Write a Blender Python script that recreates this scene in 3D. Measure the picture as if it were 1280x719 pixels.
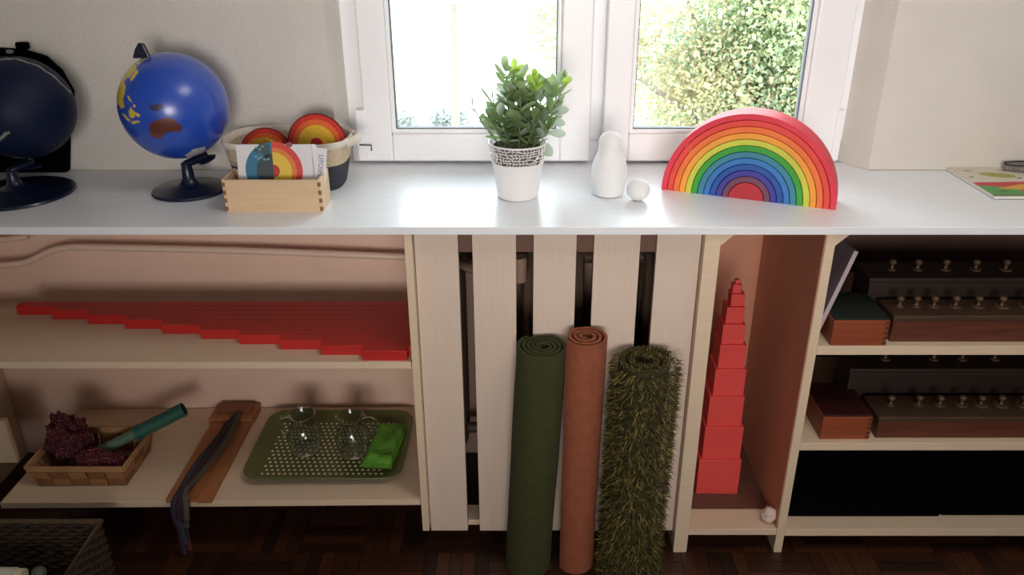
import bpy, bmesh, math, random
from mathutils import Vector, Matrix, noise
for o in list(bpy.data.objects): bpy.data.objects.remove(o)
random.seed(7)
S = bpy.context.scene
C = S.collection
PI = math.pi
# ------------------------------------------------------------ camera
CZ = 1.472
cd = bpy.data.cameras.new('camera'); cam = bpy.data.objects.new('camera', cd); C.objects.link(cam)
cam.location = (0, 0, CZ); cam.rotation_euler = (math.radians(65), 0, 0)
cd.sensor_width = 36; cd.lens = 36*1021/1280; cd.shift_x = -11/1280; cd.clip_start = .05
S.camera = cam
# ------------------------------------------------------------ world, lights, exposure
w = bpy.data.worlds.new('sky'); S.world = w; w.use_nodes = True
bg = w.node_tree.nodes['Background']; bg.inputs[0].default_value = (.87, .94, 1, 1); bg.inputs[1].default_value = 8.2
def area(name, loc, rot, sx, sy, power, col):
    l = bpy.data.lights.new(name, 'AREA'); l.shape = 'RECTANGLE'; l.size = sx; l.size_y = sy; l.energy = power; l.color = col
    o = bpy.data.objects.new(name, l); C.objects.link(o); o.location = loc; o.rotation_euler = rot; return o
portal = area('window_portal', (.2, 2.32, 1.6), (math.radians(-90), 0, 0), 1.5, 1.5, 1, (1, 1, 1))
portal.data.cycles.is_portal = True
# added fill lights: one behind the camera, narrowed to dim the edges, one overhead
fill = area('room_fill_light', (.15, -2.0, 1.30), (math.radians(92), 0, math.radians(-2)), 1.3, .9, 12.6, (1, .92, .86)); fill.data.spread = math.radians(66)
area('overhead_fill_light', (.75, .8, 2.55), (0, 0, 0), .8, .8, 14, (1, .93, .86))
S.view_settings.view_transform = 'Standard'; S.view_settings.look = 'None'
S.view_settings.gamma = 1; S.view_settings.use_curve_mapping = False
S.view_settings.exposure = 0.0
# ------------------------------------------------------------ helpers
def lin(c):
    if isinstance(c, str):
        c = [int(c[i:i+2], 16)/255 for i in (1, 3, 5)]
        c = [x/12.92 if x <= .04045 else ((x+.055)/1.055)**2.4 for x in c]
    return (c[0], c[1], c[2], 1)
MATS = {}
def mat(name, col, rough=.6, var=.0, scale=20., bump=.0, bscale=60., stretch=(1, 1, 1), col2=None, spec=.5, trans=0, metal=0, coat=0, sheen=0):
    if name in MATS: return MATS[name]
    m = bpy.data.materials.new(name); m.use_nodes = True; nt = m.node_tree; N = nt.nodes; L = nt.links
    b = N['Principled BSDF']; b.inputs['Roughness'].default_value = rough; b.inputs['Specular IOR Level'].default_value = spec
    b.inputs['Transmission Weight'].default_value = trans; b.inputs['Metallic'].default_value = metal
    b.inputs['Coat Weight'].default_value = coat; b.inputs['Sheen Weight'].default_value = sheen
    c1 = lin(col); b.inputs['Base Color'].default_value = c1
    tc = N.new('ShaderNodeTexCoord'); mp = N.new('ShaderNodeMapping'); mp.inputs['Scale'].default_value = stretch
    L.new(tc.outputs['Object'], mp.inputs['Vector'])
    if var > 0 or col2 is not None:
        c2 = lin(col2) if col2 is not None else tuple(x*(1-var) for x in c1[:3])+(1,)
        n = N.new('ShaderNodeTexNoise'); n.inputs['Scale'].default_value = scale; n.inputs['Detail'].default_value = 4
        L.new(mp.outputs[0], n.inputs['Vector'])
        r = N.new('ShaderNodeValToRGB'); r.color_ramp.elements[0].position = .35; r.color_ramp.elements[1].position = .65
        r.color_ramp.elements[0].color = c2; r.color_ramp.elements[1].color = c1
        L.new(n.outputs['Fac'], r.inputs['Fac']); L.new(r.outputs[0], b.inputs['Base Color'])
    if bump > 0:
        n2 = N.new('ShaderNodeTexNoise'); n2.inputs['Scale'].default_value = bscale; n2.inputs['Detail'].default_value = 3
        L.new(mp.outputs[0], n2.inputs['Vector'])
        bm = N.new('ShaderNodeBump'); bm.inputs['Strength'].default_value = bump; bm.inputs['Distance'].default_value = .004
        L.new(n2.outputs['Fac'], bm.inputs['Height']); L.new(bm.outputs[0], b.inputs['Normal'])
    MATS[name] = m; return m
def attr_mat(name, rough, coat=0, spec=.5):
    m = bpy.data.materials.new(name); m.use_nodes = True; nt = m.node_tree
    a = nt.nodes.new('ShaderNodeAttribute'); a.attribute_name = 'paint'
    b = nt.nodes['Principled BSDF']; b.inputs['Roughness'].default_value = rough; b.inputs['Coat Weight'].default_value = coat
    b.inputs['Coat Roughness'].default_value = .24; b.inputs['Specular IOR Level'].default_value = spec
    nt.links.new(a.outputs['Color'], b.inputs['Base Color']); return m
class MB:
    def __init__(s): s.v = []; s.f = []; s.mi = []; s.m = 0; s.sm = True
    def add(s, vs, fs, M=None):
        o = len(s.v)
        s.v += [(M @ Vector(p)) if M is not None else Vector(p) for p in vs]
        s.f += [tuple(i+o for i in f) for f in fs]; s.mi += [s.m]*len(fs); return s
    def box(s, x0, x1, y0, y1, z0, z1, M=None):
        vs = [(x, y, z) for z in (z0, z1) for y in (y0, y1) for x in (x0, x1)]
        return s.add(vs, [(0, 2, 3, 1), (4, 5, 7, 6), (0, 1, 5, 4), (2, 6, 7, 3), (0, 4, 6, 2), (1, 3, 7, 5)], M)
    def prism(s, poly, a, b, axis='y', M=None):     # poly in (x,z) for y / (y,z) for x / (x,y) for z
        n = len(poly)
        def P(p, t): return {'y': (p[0], t, p[1]), 'x': (t, p[0], p[1]), 'z': (p[0], p[1], t)}[axis]
        vs = [P(p, a) for p in poly]+[P(p, b) for p in poly]
        fs = [tuple(range(n-1, -1, -1)), tuple(range(n, 2*n))]+[(i, (i+1) % n, n+(i+1) % n, n+i) for i in range(n)]
        return s.add(vs, fs, M)
    def lathe(s, prof, seg=32, M=None, sx=1, sy=1, close=False, n=2):
        vs = []; fs = []
        for r, z in prof:
            for k in range(seg):
                a = 2*PI*k/seg; c, q = math.cos(a), math.sin(a)
                e = 2/n; vs.append((math.copysign(abs(c)**e, c)*r*sx, math.copysign(abs(q)**e, q)*r*sy, z))
        m = len(prof)
        for i in range(m if close else m-1):
            for k in range(seg):
                j = (i+1) % m
                fs.append((i*seg+k, i*seg+(k+1) % seg, j*seg+(k+1) % seg, j*seg+k))
        if not close:
            if prof[0][0] > 1e-6: fs.append(tuple(range(seg-1, -1, -1)))
            if prof[-1][0] > 1e-6: fs.append(tuple((m-1)*seg+k for k in range(seg)))
        return s.add(vs, fs, M)
    def tube(s, pts, r, seg=10, M=None, flat=1, closed=False):
        pts = [Vector(p) for p in pts]; n = len(pts); vs = []; fs = []; prev = None
        for i, p in enumerate(pts):
            t = (pts[(i+1) % n if closed else min(i+1, n-1)]-pts[(i-1) % n if closed else max(i-1, 0)]).normalized()
            if prev is None:
                u = t.cross(Vector((0, 0, 1)))
                if u.length < .01: u = t.cross(Vector((0, 1, 0)))
            else: u = prev-t*prev.dot(t)
            u.normalize(); prev = u; b = t.cross(u)
            rr = r[i] if isinstance(r, (list, tuple)) else r
            for k in range(seg):
                a = 2*PI*k/seg; vs.append(p+u*math.cos(a)*rr+b*math.sin(a)*rr*flat)
        for i in range(n if closed else n-1):
            for k in range(seg):
                j = (i+1) % n; fs.append((i*seg+k, i*seg+(k+1) % seg, j*seg+(k+1) % seg, j*seg+k))
        if not closed: fs += [tuple(range(seg-1, -1, -1)), tuple((n-1)*seg+k for k in range(seg))]
        return s.add(vs, fs, M)
    def ball(s, c, r, nu=24, nv=16, sz=1, M=None):
        prof = [(max(r*math.sin(PI*i/nv), 0 if 0 < i < nv else 1e-7), -r*math.cos(PI*i/nv)*sz) for i in range(nv+1)]
        T_ = Matrix.Translation(c)
        return s.lathe(prof, nu, (M @ T_) if M is not None else T_)
    def ring(s, x0, x1, z0, z1, wd, y0, y1):          # rectangular frame
        vs = []
        for y in (y0, y1):
            vs += [(x0, y, z0), (x1, y, z0), (x1, y, z1), (x0, y, z1), (x0+wd, y, z0+wd), (x1-wd, y, z0+wd), (x1-wd, y, z1-wd), (x0+wd, y, z1-wd)]
        fs = []
        for i in range(4):
            j = (i+1) % 4
            fs += [(i, j, 4+j, 4+i), (8+i, 12+i, 12+j, 8+j), (i, 8+i, 8+j, j), (4+i, 4+j, 12+j, 12+i)]
        return s.add(vs, fs)
    def mesh(s, name, mats, off, smooth=False):
        me = bpy.data.meshes.new(name); me.from_pydata([v-off for v in s.v], [], s.f)
        for m in (mats if isinstance(mats, list) else [mats]): me.materials.append(m)
        me.polygons.foreach_set('material_index', s.mi)
        bm = bmesh.new(); bm.from_mesh(me); bmesh.ops.recalc_face_normals(bm, faces=bm.faces); bm.to_mesh(me); bm.free()
        if smooth: me.shade_smooth(); me.set_sharp_from_angle(angle=math.radians(smooth if smooth > 1 else 40))
        me.update(); return me
    def build(s, name, mats, parent=None, smooth=False, bevel=0, loc=None, seg=2):
        off = Vector(loc) if loc is not None else Vector((0, 0, 0))
        p = parent
        while p is not None: off = off+p.location; p = p.parent
        me = s.mesh(name, mats, off, smooth)
        o = bpy.data.objects.new(name, me); C.objects.link(o)
        if parent is not None: o.parent = parent
        if loc is not None: o.location = loc
        if bevel:
            b = o.modifiers.new('bevel', 'BEVEL'); b.width = bevel; b.segments = seg; b.limit_method = 'ANGLE'; b.angle_limit = math.radians(35)
        return o
def T(name, label, cat, loc, group=None):
    o = bpy.data.objects.new(name, None); o.empty_display_size = .02; C.objects.link(o); o.location = loc
    o['label'] = label; o['category'] = cat
    if group: o['group'] = group
    return o
def tag(o, label, cat, group=None):
    o['label'] = label; o['category'] = cat
    if group: o['group'] = group
    return o
def struct(o): o['kind'] = 'structure'; return o
def stuff(o): o['kind'] = 'stuff'; return o
def smooth_pts(P, n=8):
    P = [Vector(p) for p in P]; out_ = []
    for i in range(len(P)-1):
        a = P[max(i-1, 0)]; b = P[i]; c = P[i+1]; d = P[min(i+2, len(P)-1)]
        for k in range(n):
            t = k/n; out_.append(.5*((2*b)+(c-a)*t+(2*a-5*b+4*c-d)*t*t+(3*b-a-3*c+d)*t**3))
    return out_+[P[-1]]
def Rz(a): return Matrix.Rotation(a, 4, 'Z')
def Rx(a): return Matrix.Rotation(a, 4, 'X')
def Ry(a): return Matrix.Rotation(a, 4, 'Y')
def TR(*p): return Matrix.Translation(Vector(p))
def inpoly(x, y, P):
    c = False; n = len(P)
    for i in range(n):
        x1, y1 = P[i]; x2, y2 = P[i-1]
        if (y1 > y) != (y2 > y) and x < (x2-x1)*(y-y1)/(y2-y1)+x1: c = not c
    return c
# ------------------------------------------------------------ materials
WALL = mat('wall_paint', '#d6d1cb', .9, .05, 6, .35, 140)
WALLP = mat('lower_wall_paint', '#f0cfbc', .9, .05, 6, .3, 120)
CEIL = mat('ceiling_paint', '#e6e0d8', .9, .03, 5)
WHITE = mat('white_laminate', '#e6dfd6', .42, .05, 9, .05, 30, (1, 12, 12))
SLATM = mat('slat_board', '#d6c3b4', .5, .04, 10, .05, 40, (14, 14, 1))
TOPM = mat('worktop_white', '#e9edf3', .30, .04, 12, .04, 30, (1, 12, 12))
SHELFM = mat('shelf_pale', '#dac4aa', .5, .06, 10, .05, 30, (1, 12, 12))
INNER = mat('panel_inner', '#c98f74', .6, .06, 10)
PVC = mat('window_plastic', '#f3f4f8', .35, .02, 5)
GASKET = mat('rubber_gasket', '#5a5d63', .6)
DARKP = mat('parquet_a', '#3c2012', .38, .35, 30, .1, 80, (1, 8, 1))
DARKP2 = mat('parquet_b', '#4a2817', .38, .35, 30, .1, 80, (8, 1, 1))
DARKP3 = mat('parquet_c', '#2c160c', .4, .35, 30, .1, 80, (8, 1, 1))
SUBF = mat('floor_underlay', '#1d110b', .8, .2, 30)
BLACK = mat('black_plastic', '#030303', 1, 0, spec=.05)
# ------------------------------------------------------------ setting
WY = 1.975     # room wall face
fl = struct(MB().box(-2.4, 2.4, -2.2, 2.05, -.05, -.004).build('floor', SUBF))
pm = [[], []]
def strip_mesh(vert, m):
    b = MB(); L_, W_ = (.1585, .0305)
    if vert: b.box(-W_/2, W_/2, -L_/2, L_/2, -.004, 0)
    else: b.box(-L_/2, L_/2, -W_/2, W_/2, -.004, 0)
    return b.mesh('parquet_strip', m, Vector((0, 0, 0)))
PS = {(v, i): strip_mesh(v, m) for v in (0, 1) for i, m in enumerate((DARKP, DARKP2, DARKP3))}
def parquet(ix, iy, collect=None):
    x0 = -1.36+ix*.16; y0 = 1.42+iy*.16; vert = (ix+iy) % 2
    for k in range(5):
        d = .016+k*.032
        c = (x0+d, y0+.08, 0) if vert else (x0+.08, y0+d, 0)
        i = random.choice((0, 0, 1, 1, 2))
        if collect is None:
            o = bpy.data.objects.new('parquet_strip', PS[(vert, i)]); C.objects.link(o); o.parent = fl
            o.location = (c[0], c[1], random.uniform(-.0006, .0004))
        else:
            b = collect[i]
            if vert: b.box(c[0]-.01525, c[0]+.01525, c[1]-.079, c[1]+.079, -.004, 0)
            else: b.box(c[0]-.079, c[0]+.079, c[1]-.01525, c[1]+.01525, -.004, 0)
rest = [MB(), MB(), MB()]
for iy in range(-22, 4):
    for ix in range(-6, 23):
        if 0 <= iy < 3 and 0 <= ix < 17: parquet(ix, iy)
        elif iy < 4: parquet(ix, iy, rest)
for b, m in zip(rest, (DARKP, DARKP2, DARKP3)): stuff(b.build('parquet_field', m, fl))
WX0, WX1, WZ0, WZ1 = -.453, .868, .80, 2.25
o = MB()
o.box(-2.4, WX0, WY, 2.3, .8755, 2.6); o.box(WX1, 2.4, WY, 2.3, .8755, 2.6); o.box(WX0, WX1, WY, 2.3, WZ1, 2.6)
struct(o.build('wall_back', WALL))
struct(MB().box(-2.4, 2.4, 1.995, 2.3, -.05, .856).build('wall_back_lower', WALLP))
struct(MB().box(-2.5, -2.4, -2.3, 2.3, -.05, 2.6).build('wall_left', WALL))
struct(MB().box(2.4, 2.5, -2.3, 2.3, -.05, 2.6).build('wall_right', WALL))
struct(MB().box(-2.5, 2.5, -2.35, -2.25, -.05, 2.6).build('wall_front', WALL))
struct(MB().box(-2.5, 2.5, -2.35, 2.3, 2.6, 2.7).build('ceiling', CEIL))
# splayed plaster reveals
rv = MB(); rv.prism([(WX0, WY), (WX0+.02, 2.055), (WX0+.02, 2.3), (WX0, 2.3)], .8755, WZ1, 'z').build('trim_1', WALL); struct(C.objects[-1])
rv = MB(); rv.prism([(WX1, WY), (WX1, 2.3), (WX1-.05, 2.3), (WX1-.05, 2.055)], .8755, WZ1, 'z').build('trim_2', WALL); struct(C.objects[-1])
# window
win = bpy.data.objects.new('window_1', None); C.objects.link(win); win.location = (.2, 2.05, .875); struct(win)
MB().box(WX0-.02, WX1+.02, 2.0605, 2.10, .855, .93).box(WX0-.02, -.385, 2.052, 2.10, .93, 2.27).box(.79, WX1+.02, 2.052, 2.10, .93, 2.27)\
    .box(.160, .220, 2.0605, 2.10, .93, 2.27).box(-.385, .79, 2.052, 2.1, 2.22, 2.27).build('window_frame', PVC, win, bevel=.003)
GLASS = bpy.data.materials.new('window_glass'); GLASS.use_nodes = True; nt = GLASS.node_tree; nt.nodes.clear()
out = nt.nodes.new('ShaderNodeOutputMaterial'); tr = nt.nodes.new('ShaderNodeBsdfTransparent'); gl = nt.nodes.new('ShaderNodeBsdfGlossy')
gl.inputs['Roughness'].default_value = .01; fr = nt.nodes.new('ShaderNodeFresnel'); fr.inputs[0].default_value = 1.3; mx = nt.nodes.new('ShaderNodeMixShader')
tr.inputs[0].default_value = (.96, .985, .97, 1)
nt.links.new(fr.outputs[0], mx.inputs[0]); nt.links.new(tr.outputs[0], mx.inputs[1]); nt.links.new(gl.outputs[0], mx.inputs[2]); nt.links.new(mx.outputs[0], out.inputs[0])
for (a, b, ga, gb) in ((-.392, .174, -.312, .0865), (.206, .794, .284, .692)):
    z0 = .884; gz = .968
    s = MB()
    y0, y1 = 2.022, 2.06
    s.box(a, ga-.012, y0, y1, z0, 2.2).box(gb+.012, b, y0, y1, z0, 2.2).box(ga-.012, gb+.012, y0, y1, z0, gz-.014).box(ga-.012, gb+.012, y0, y1, 2.14, 2.2)
    so = s.build('sash', PVC, win, bevel=.005, seg=3)
    MB().ring(ga-.012, gb+.012, gz-.014, 2.152, .010, 2.028, 2.058).build('glazing_bead', PVC, so, bevel=.003)
    MB().ring(ga-.003, gb+.003, gz-.005, 2.144, .0035, 2.036, 2.056).build('rubber_gasket', GASKET, so)
    MB().box(ga-.002, gb+.002, 2.044, 2.048, gz-.004, 2.143).build('glass_pane', GLASS, so)
MB().box(-.412, -.388, 2.018, 2.052, .886, 1.015).build('hinge_cover', PVC, win, bevel=.003)
MB().box(.786, .806, 2.018, 2.052, .886, 1.015).build('hinge_cover', PVC, win, bevel=.003)
MB().tube([(.80, 2.015, 1.29), (.80, 2.015, 1.31)], .008).tube([(.80, 2.018, 1.30), (.80, 2.052, 1.30)], .005).build('catch', mat('catch_white', '#f4f4f4', .4), win, smooth=True)
MB().tube([(-.405, 2.01, .930), (-.376, 2.01, .929), (-.376, 2.01, .915)], .0022, 6).build('window_hook', GASKET, win)
# ------------------------------------------------------------ worktop and cabinets
TZ = .875
tag(MB().box(-2.35, 2.35, 1.573, 1.974, TZ-.017, TZ).box(WX0-.005, WX1+.005, 1.974, 2.046, TZ-.017, TZ).build('worktop', TOPM, loc=(0, 1.78, TZ-.017), bevel=.0015),
    'long white worktop running below the window over all the shelves', 'worktop')
L = T('shelving_unit', 'open pale shelving unit at the left, with two shelves holding rods and tray', 'shelf', (-1.0, 1.58, .069))
MB().box(-.243, -.2265, 1.58, 1.99, .069, TZ-.018).build('divider_panel', SHELFM, L, bevel=.001)
MB().box(-1.48, -1.464, 1.58, 1.99, .0, TZ-.018).build('side_panel', SHELFM, L, bevel=.001)
MB().box(-1.463, -.2445, 1.58, 1.842, .5345, .5515).build('shelf', SHELFM, L, bevel=.001)
b = MB().prism([(-1.268, .139), (-.2445, .150), (-.2445, .167), (-1.268, .156)], 1.58, 1.99, 'y'); b.build('shelf', SHELFM, L, bevel=.001)
MB().box(-1.463, -1.30, 1.72, 1.735, .17, .30).build('end_post', SHELFM, L, bevel=.001)
def shelf2(x): return .156+(x+1.268)*.011/1.0235      # height of the slightly sloping lower shelf
R_ = T('slatted_cover', 'pale slatted radiator cover of five wide upright boards behind rolled rugs', 'radiator cover', (.08, 1.605, .047))
xs = [(-.2255, -.133), (-.103, -.010), (.027, .118), (.155, .253), (.288, .3815)]
for a, b_ in xs: MB().box(a, b_, 1.605, 1.621, .047+random.uniform(0, .002), TZ-.018).build('slat', SLATM, R_, bevel=.001)
MB().box(-.2255, .381, 1.6215, 1.68, .052, .068).build('bottom_batten', SHELFM, R_, bevel=.001)
MB().box(-.2255, .381, 1.6215, 1.645, .80, .85).build('top_batten', mat('batten_dark', '#6a4c40', .7), R_)
RAD = mat('radiator_enamel', '#75604f', .45, .1, 8)
rad = T('radiator', 'dark column radiator half hidden behind the slatted cover', 'radiator', (.08, 1.88, .12))
for k in range(9):
    x = -.16+k*.06
    q = MB(); pts = []
    for i in range(24):
        a = 2*PI*i/24; pts.append((x, 1.88+.055*math.cos(a), .42+.27*max(-1, min(1, 1.35*math.sin(a)))))
    q.tube(pts, .017, 8, closed=True); q.box(x-.004, x+.004, 1.83, 1.93, .17, .67)
    q.build('radiator_column', RAD, rad, smooth=True)
MB().tube([(-.2, 1.88, .68), (.36, 1.88, .68)], .016).build('header_pipe', RAD, rad, smooth=True)
MB().tube([(-.2, 1.88, .17), (.36, 1.88, .17)], .016).build('header_pipe', RAD, rad, smooth=True)
MB().tube([(-.14, 1.88, .68), (-.14, 1.78, .70), (-.09, 1.74, .70)], .012).tube([(-.005, 1.74, .74), (-.005, 1.74, .68)], .02, 12).build('valve', mat('valve_metal', '#a58a78', .5), rad, smooth=True)
for a in (-.2, .34): MB().box(a, a+.02, 1.87, 1.89, .0005, .17).build('foot', RAD, rad)
Nn = T('narrow_cabinet', 'narrow tall open cabinet with one bay holding the pink tower', 'cabinet', (.52, 1.58, 0))
MB().box(.383, .4165, 1.58, 1.99, .0, TZ-.018).build('side_panel', SHELFM, Nn, bevel=.001)
q = MB(); q.box(.635, .6555, 1.58, 1.99, .0, TZ-.018); q.build('side_panel', SHELFM, Nn, bevel=.001)
MB().box(.4168, .6347, 1.581, 1.99, .055, .074).build('bottom_board', SHELFM, Nn, bevel=.001)
MB().box(.6332, .6348, 1.583, 1.989, .0782, TZ-.0185).build('side_tint_sheet', INNER, Nn)  # thin sheet added to put the tower's reddish bounce into the panel colour
MB().box(.4168, .633, 1.655, 1.989, .0742, .0775).build('brown_sheet', mat('sheet_brown', '#6a4234', .8, .2, 60), Nn)  # thin dark brown sheet over the rear of the bottom board
MB().box(.4168, .6347, 1.990, 1.9945, .055, TZ-.018).build('back_panel', INNER, Nn)
for x in (.4166, .6556):
    MB().prism([(x, TZ-.018), (x+.028, TZ-.018), (x, TZ-.044)], 1.581, 1.60, 'y').build('corner_bracket', SHELFM, Nn)
U = T('shelf_unit', 'open pale shelf unit at the right with three shelves of wooden boxes', 'shelf', (1.1, 1.58, .054))
for z in (.592, .333, .074): MB().box(.6558, 1.50, 1.5805, 1.985, z-.0215 if z < .5 else z-.0225, z).build('shelf', SHELFM, U, bevel=.001)
MB().box(1.5002, 1.518, 1.58, 1.985, .0, TZ-.018).build('side_panel', SHELFM, U, bevel=.001)
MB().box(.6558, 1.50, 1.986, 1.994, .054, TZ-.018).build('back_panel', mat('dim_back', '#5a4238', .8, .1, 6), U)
# ------------------------------------------------------------ heating pipe
PIPE = mat('pipe_enamel', '#e6cdbb', .4)
tag(MB().tube(smooth_pts([(-1.46, 1.94, .63), (-1.33, 1.94, .632), (-1.27, 1.94, .642), (-1.215, 1.94, .668), (-1.17, 1.94, .679), (-1.1, 1.94, .681), (-.7, 1.94, .671), (-.245, 1.94, .652)]), .0088, 12)
    .build('heating_pipe', PIPE, smooth=True, loc=(-.8, 1.94, .67)), 'long cream heating pipe with a bend, along the wall above the red rods', 'pipe')
tag(MB().tube(smooth_pts([(-1.46, 1.95, .695), (-1.33, 1.95, .698), (-1.26, 1.95, .708)]), .008, 12).build('pipe_stub', PIPE, smooth=True, loc=(-1.3, 1.95, .7)),
    'short cream pipe end on the wall above the bend of the long pipe', 'pipe')
# ------------------------------------------------------------ red rods
REDR = mat('rod_red', '#b9211c', .45, .12, 20)
ordw = ['shortest', 'second shortest', 'third shortest', 'fourth shortest', 'fifth shortest', 'fifth longest', 'fourth longest', 'third longest', 'second longest', 'longest']
for k in range(1, 11):
    y = 1.5865+(k-1)*.0252; xr = -.2455-(.008 if k == 1 else random.uniform(0, .002))
    tag(MB().box(xr-.1*k-(.005 if k > 1 else 0), xr, y, y+.0247, .5515, .5765).build('red_rod', REDR, loc=(xr-.05*k, y+.012, .5515), bevel=.0008),
        ordw[k-1]+' glossy red wooden counting rod, on the upper left shelf'+(', at its front edge' if k == 1 else ', at the very back' if k == 10 else ''), 'rod', 'red rods laid in a stair on the shelf')
# ------------------------------------------------------------ pink tower
PINK = mat('tower_pink', '#dd4a46', .5, .06, 12)
z = .0776; s_ = 1.08; tx = .515; ty = 1.755
nm = ['largest', 'second largest', 'third largest', 'fourth largest', 'fifth largest', 'fifth smallest', 'fourth smallest', 'third smallest', 'second smallest', 'smallest']
for i, k in enumerate(range(10, 0, -1)):
    a = k*.01*s_; j = random.uniform(-.002, .002)
    M = TR(tx+j, ty+.01, z) @ Rz(random.uniform(-.03, .03))
    tag(MB().box(-a/2, a/2, -a/2, a/2, 0, a-.0003, M).build('tower_cube', PINK, loc=(tx+j, ty+.01, z), bevel=.001),
        nm[i]+' pink wooden cube of the tower'+(', at its foot' if k == 10 else ', at its tip' if k == 1 else ''), 'block', 'cubes of the pink tower')
    z += a
pap = MB()
for i in range(9):
    for j_ in range(16): pass
pc = (.620, 1.612, .095)
prof = [(.0001, -.02)]+[(.019*math.sin(PI*i/8), -.02*math.cos(PI*i/8)) for i in range(1, 8)]+[(.0001, .02)]
pap.lathe(prof, 12, TR(*pc))
for i, v in enumerate(pap.v):
    n_ = noise.noise(v*70)*.008; pap.v[i] = v+(v-Vector(pc)).normalized()*n_
    if pap.v[i].z < .0745: pap.v[i].z = .0745
tag(pap.build('crumpled_paper', mat('crumpled_white', '#d8c4b8', .8), loc=(pc[0], pc[1], .0742)), 'small crumpled white paper in the corner of the narrow cabinet floor', 'paper')
# ------------------------------------------------------------ right shelves
ORANGE = mat('orange_wood', '#8f4628', .45, .22, 8, .05, 40, (1, 1, 10))
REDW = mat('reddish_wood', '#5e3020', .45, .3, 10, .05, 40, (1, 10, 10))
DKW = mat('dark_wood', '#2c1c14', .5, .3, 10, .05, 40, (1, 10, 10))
FING = mat('finger_joint_end', '#4b2415', .6)
def joint_box(name, label, x0, x1, y0, y1, z0, h, lidm, lidn, group):
    t = T(name, label, 'box', ((x0+x1)/2, (y0+y1)/2, z0), group)
    fb = MB().box(x0, x1, y0, y0+.008, z0, z0+h).build('front_board', ORANGE, t, bevel=.0008)
    MB().box(x0, x1, y1-.008, y1, z0, z0+h).build('back_board', ORANGE, t)
    MB().box(x0, x0+.008, y0+.0082, y1-.0082, z0, z0+h).build('side_board', ORANGE, t)
    MB().box(x1-.008, x1, y0+.0082, y1-.0082, z0, z0+h).build('side_board', ORANGE, t)
    MB().box(x0+.0082, x1-.0082, y0+.0082, y1-.0082, z0, z0+.005).build('base_board', ORANGE, t)
    f_ = MB()
    n_ = 5
    for i in range(n_): f_.box(x1-.009, x1+.0004, y0-.0004, y0+.009, z0+h*(i+.5)/n_-h/n_/4, z0+h*(i+.5)/n_+h/n_/4)
    f_.build('finger_joint', FING, fb)
    MB().box(x0+.0015, x1-.0015, y0+.0015, y1-.0015, z0+h+.0002, z0+h+.005).build(lidn, lidm, t, bevel=.001)
    return t
joint_box('lidded_box', 'orange wooden box with a dark green lid on the upper right shelf', .684, .806, 1.583, 1.72, .5922, .062, mat('dark_green_felt', '#08190f', .8, .2, 30), 'lid', 'orange wooden boxes with finger joints')
joint_box('lidded_box', 'orange wooden box with a deep red lid on the middle right shelf', .705, .820, 1.595, 1.74, .3332, .062, mat('deep_red_paint', '#330c08', .5, .2, 30), 'lid', 'orange wooden boxes with finger joints')
KNOB = mat('knob_wood', '#54412f', .5); CYLM = mat('cylinder_wood', '#513a28', .5, .15, 10)
def cyl_block(label, x0, y0, y1, z0, h, m, where, knobs, ky):
    t = T('cylinder_block', label, 'wooden block', ((x0+1.42)/2, (y0+y1)/2, z0), 'blocks for knobbed cylinders')
    MB().box(x0, 1.42, y0, y1, z0, z0+h-.014).build('block_body', m, t, bevel=.002)
    MB().box(x0-.003, 1.423, y0-.003, y1+.003, z0+h-.0135, z0+h).build('top_board', mat('block_top', '#463222', .5, .25, 10, 0, 40, (1, 10, 10)) if 'front' in where else m, t, bevel=.003)
    names = ['first', 'second', 'third', 'fourth', 'fifth', 'sixth', 'seventh']
    for i, (kx, r) in enumerate(knobs):
        k = T('knobbed_cylinder', names[i]+' knobbed wooden cylinder from the left in the '+where, 'cylinder', (kx, ky, z0+h), 'knobbed cylinders set in the blocks')
        MB().lathe([(r, .0002), (r, .003), (r-.001, .004), (.0, .004)], 20, TR(kx, ky, z0+h)).build('cylinder', CYLM, k, smooth=True)
        MB().lathe([(.005, .0041), (.0035, .008), (.0035, .012), (.007, .015), (.0085, .02), (.006, .025), (.0001, .0265)], 14, TR(kx, ky, z0+h)).build('knob', KNOB, k, smooth=True)
xsA = [.850, .8875, .927, .975, 1.026, 1.079, 1.135]
cyl_block('reddish wooden cylinder block in front on the upper right shelf', .822, 1.600, 1.682, .5922, .066, REDW, 'front block of the upper right shelf', [(x, .009+i*.0016) for i, x in enumerate(xsA)], 1.645)
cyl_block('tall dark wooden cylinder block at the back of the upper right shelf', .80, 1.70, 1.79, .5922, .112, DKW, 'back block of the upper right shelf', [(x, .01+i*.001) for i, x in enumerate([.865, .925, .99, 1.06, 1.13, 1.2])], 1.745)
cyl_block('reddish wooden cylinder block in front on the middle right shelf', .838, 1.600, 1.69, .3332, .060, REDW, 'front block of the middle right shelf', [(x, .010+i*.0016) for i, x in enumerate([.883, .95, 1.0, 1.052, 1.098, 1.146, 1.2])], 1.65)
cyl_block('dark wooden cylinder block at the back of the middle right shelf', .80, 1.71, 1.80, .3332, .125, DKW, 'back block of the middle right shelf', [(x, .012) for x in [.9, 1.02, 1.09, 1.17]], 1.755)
bk = T('leaning_binder', 'thin grey lilac binder leaning in the corner left of the green lidded box', 'binder', (.663, 1.74, .5932))
LIL = mat('lilac_card', '#8a7a86', .6, .1, 20)
Mb = TR(.6562, 1.62, .5942) @ Ry(math.radians(15.5))
MB().box(0, .0015, 0, .23, .0018, .218, Mb).build('cover', LIL, bk)
MB().box(.0082, .0097, 0, .23, .0018, .218, Mb).build('cover', LIL, bk)
MB().box(0, .0097, -.0018, -.0002, .0018, .218, Mb).build('spine', mat('lilac_spine', '#b3a5ad', .6), bk)
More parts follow.
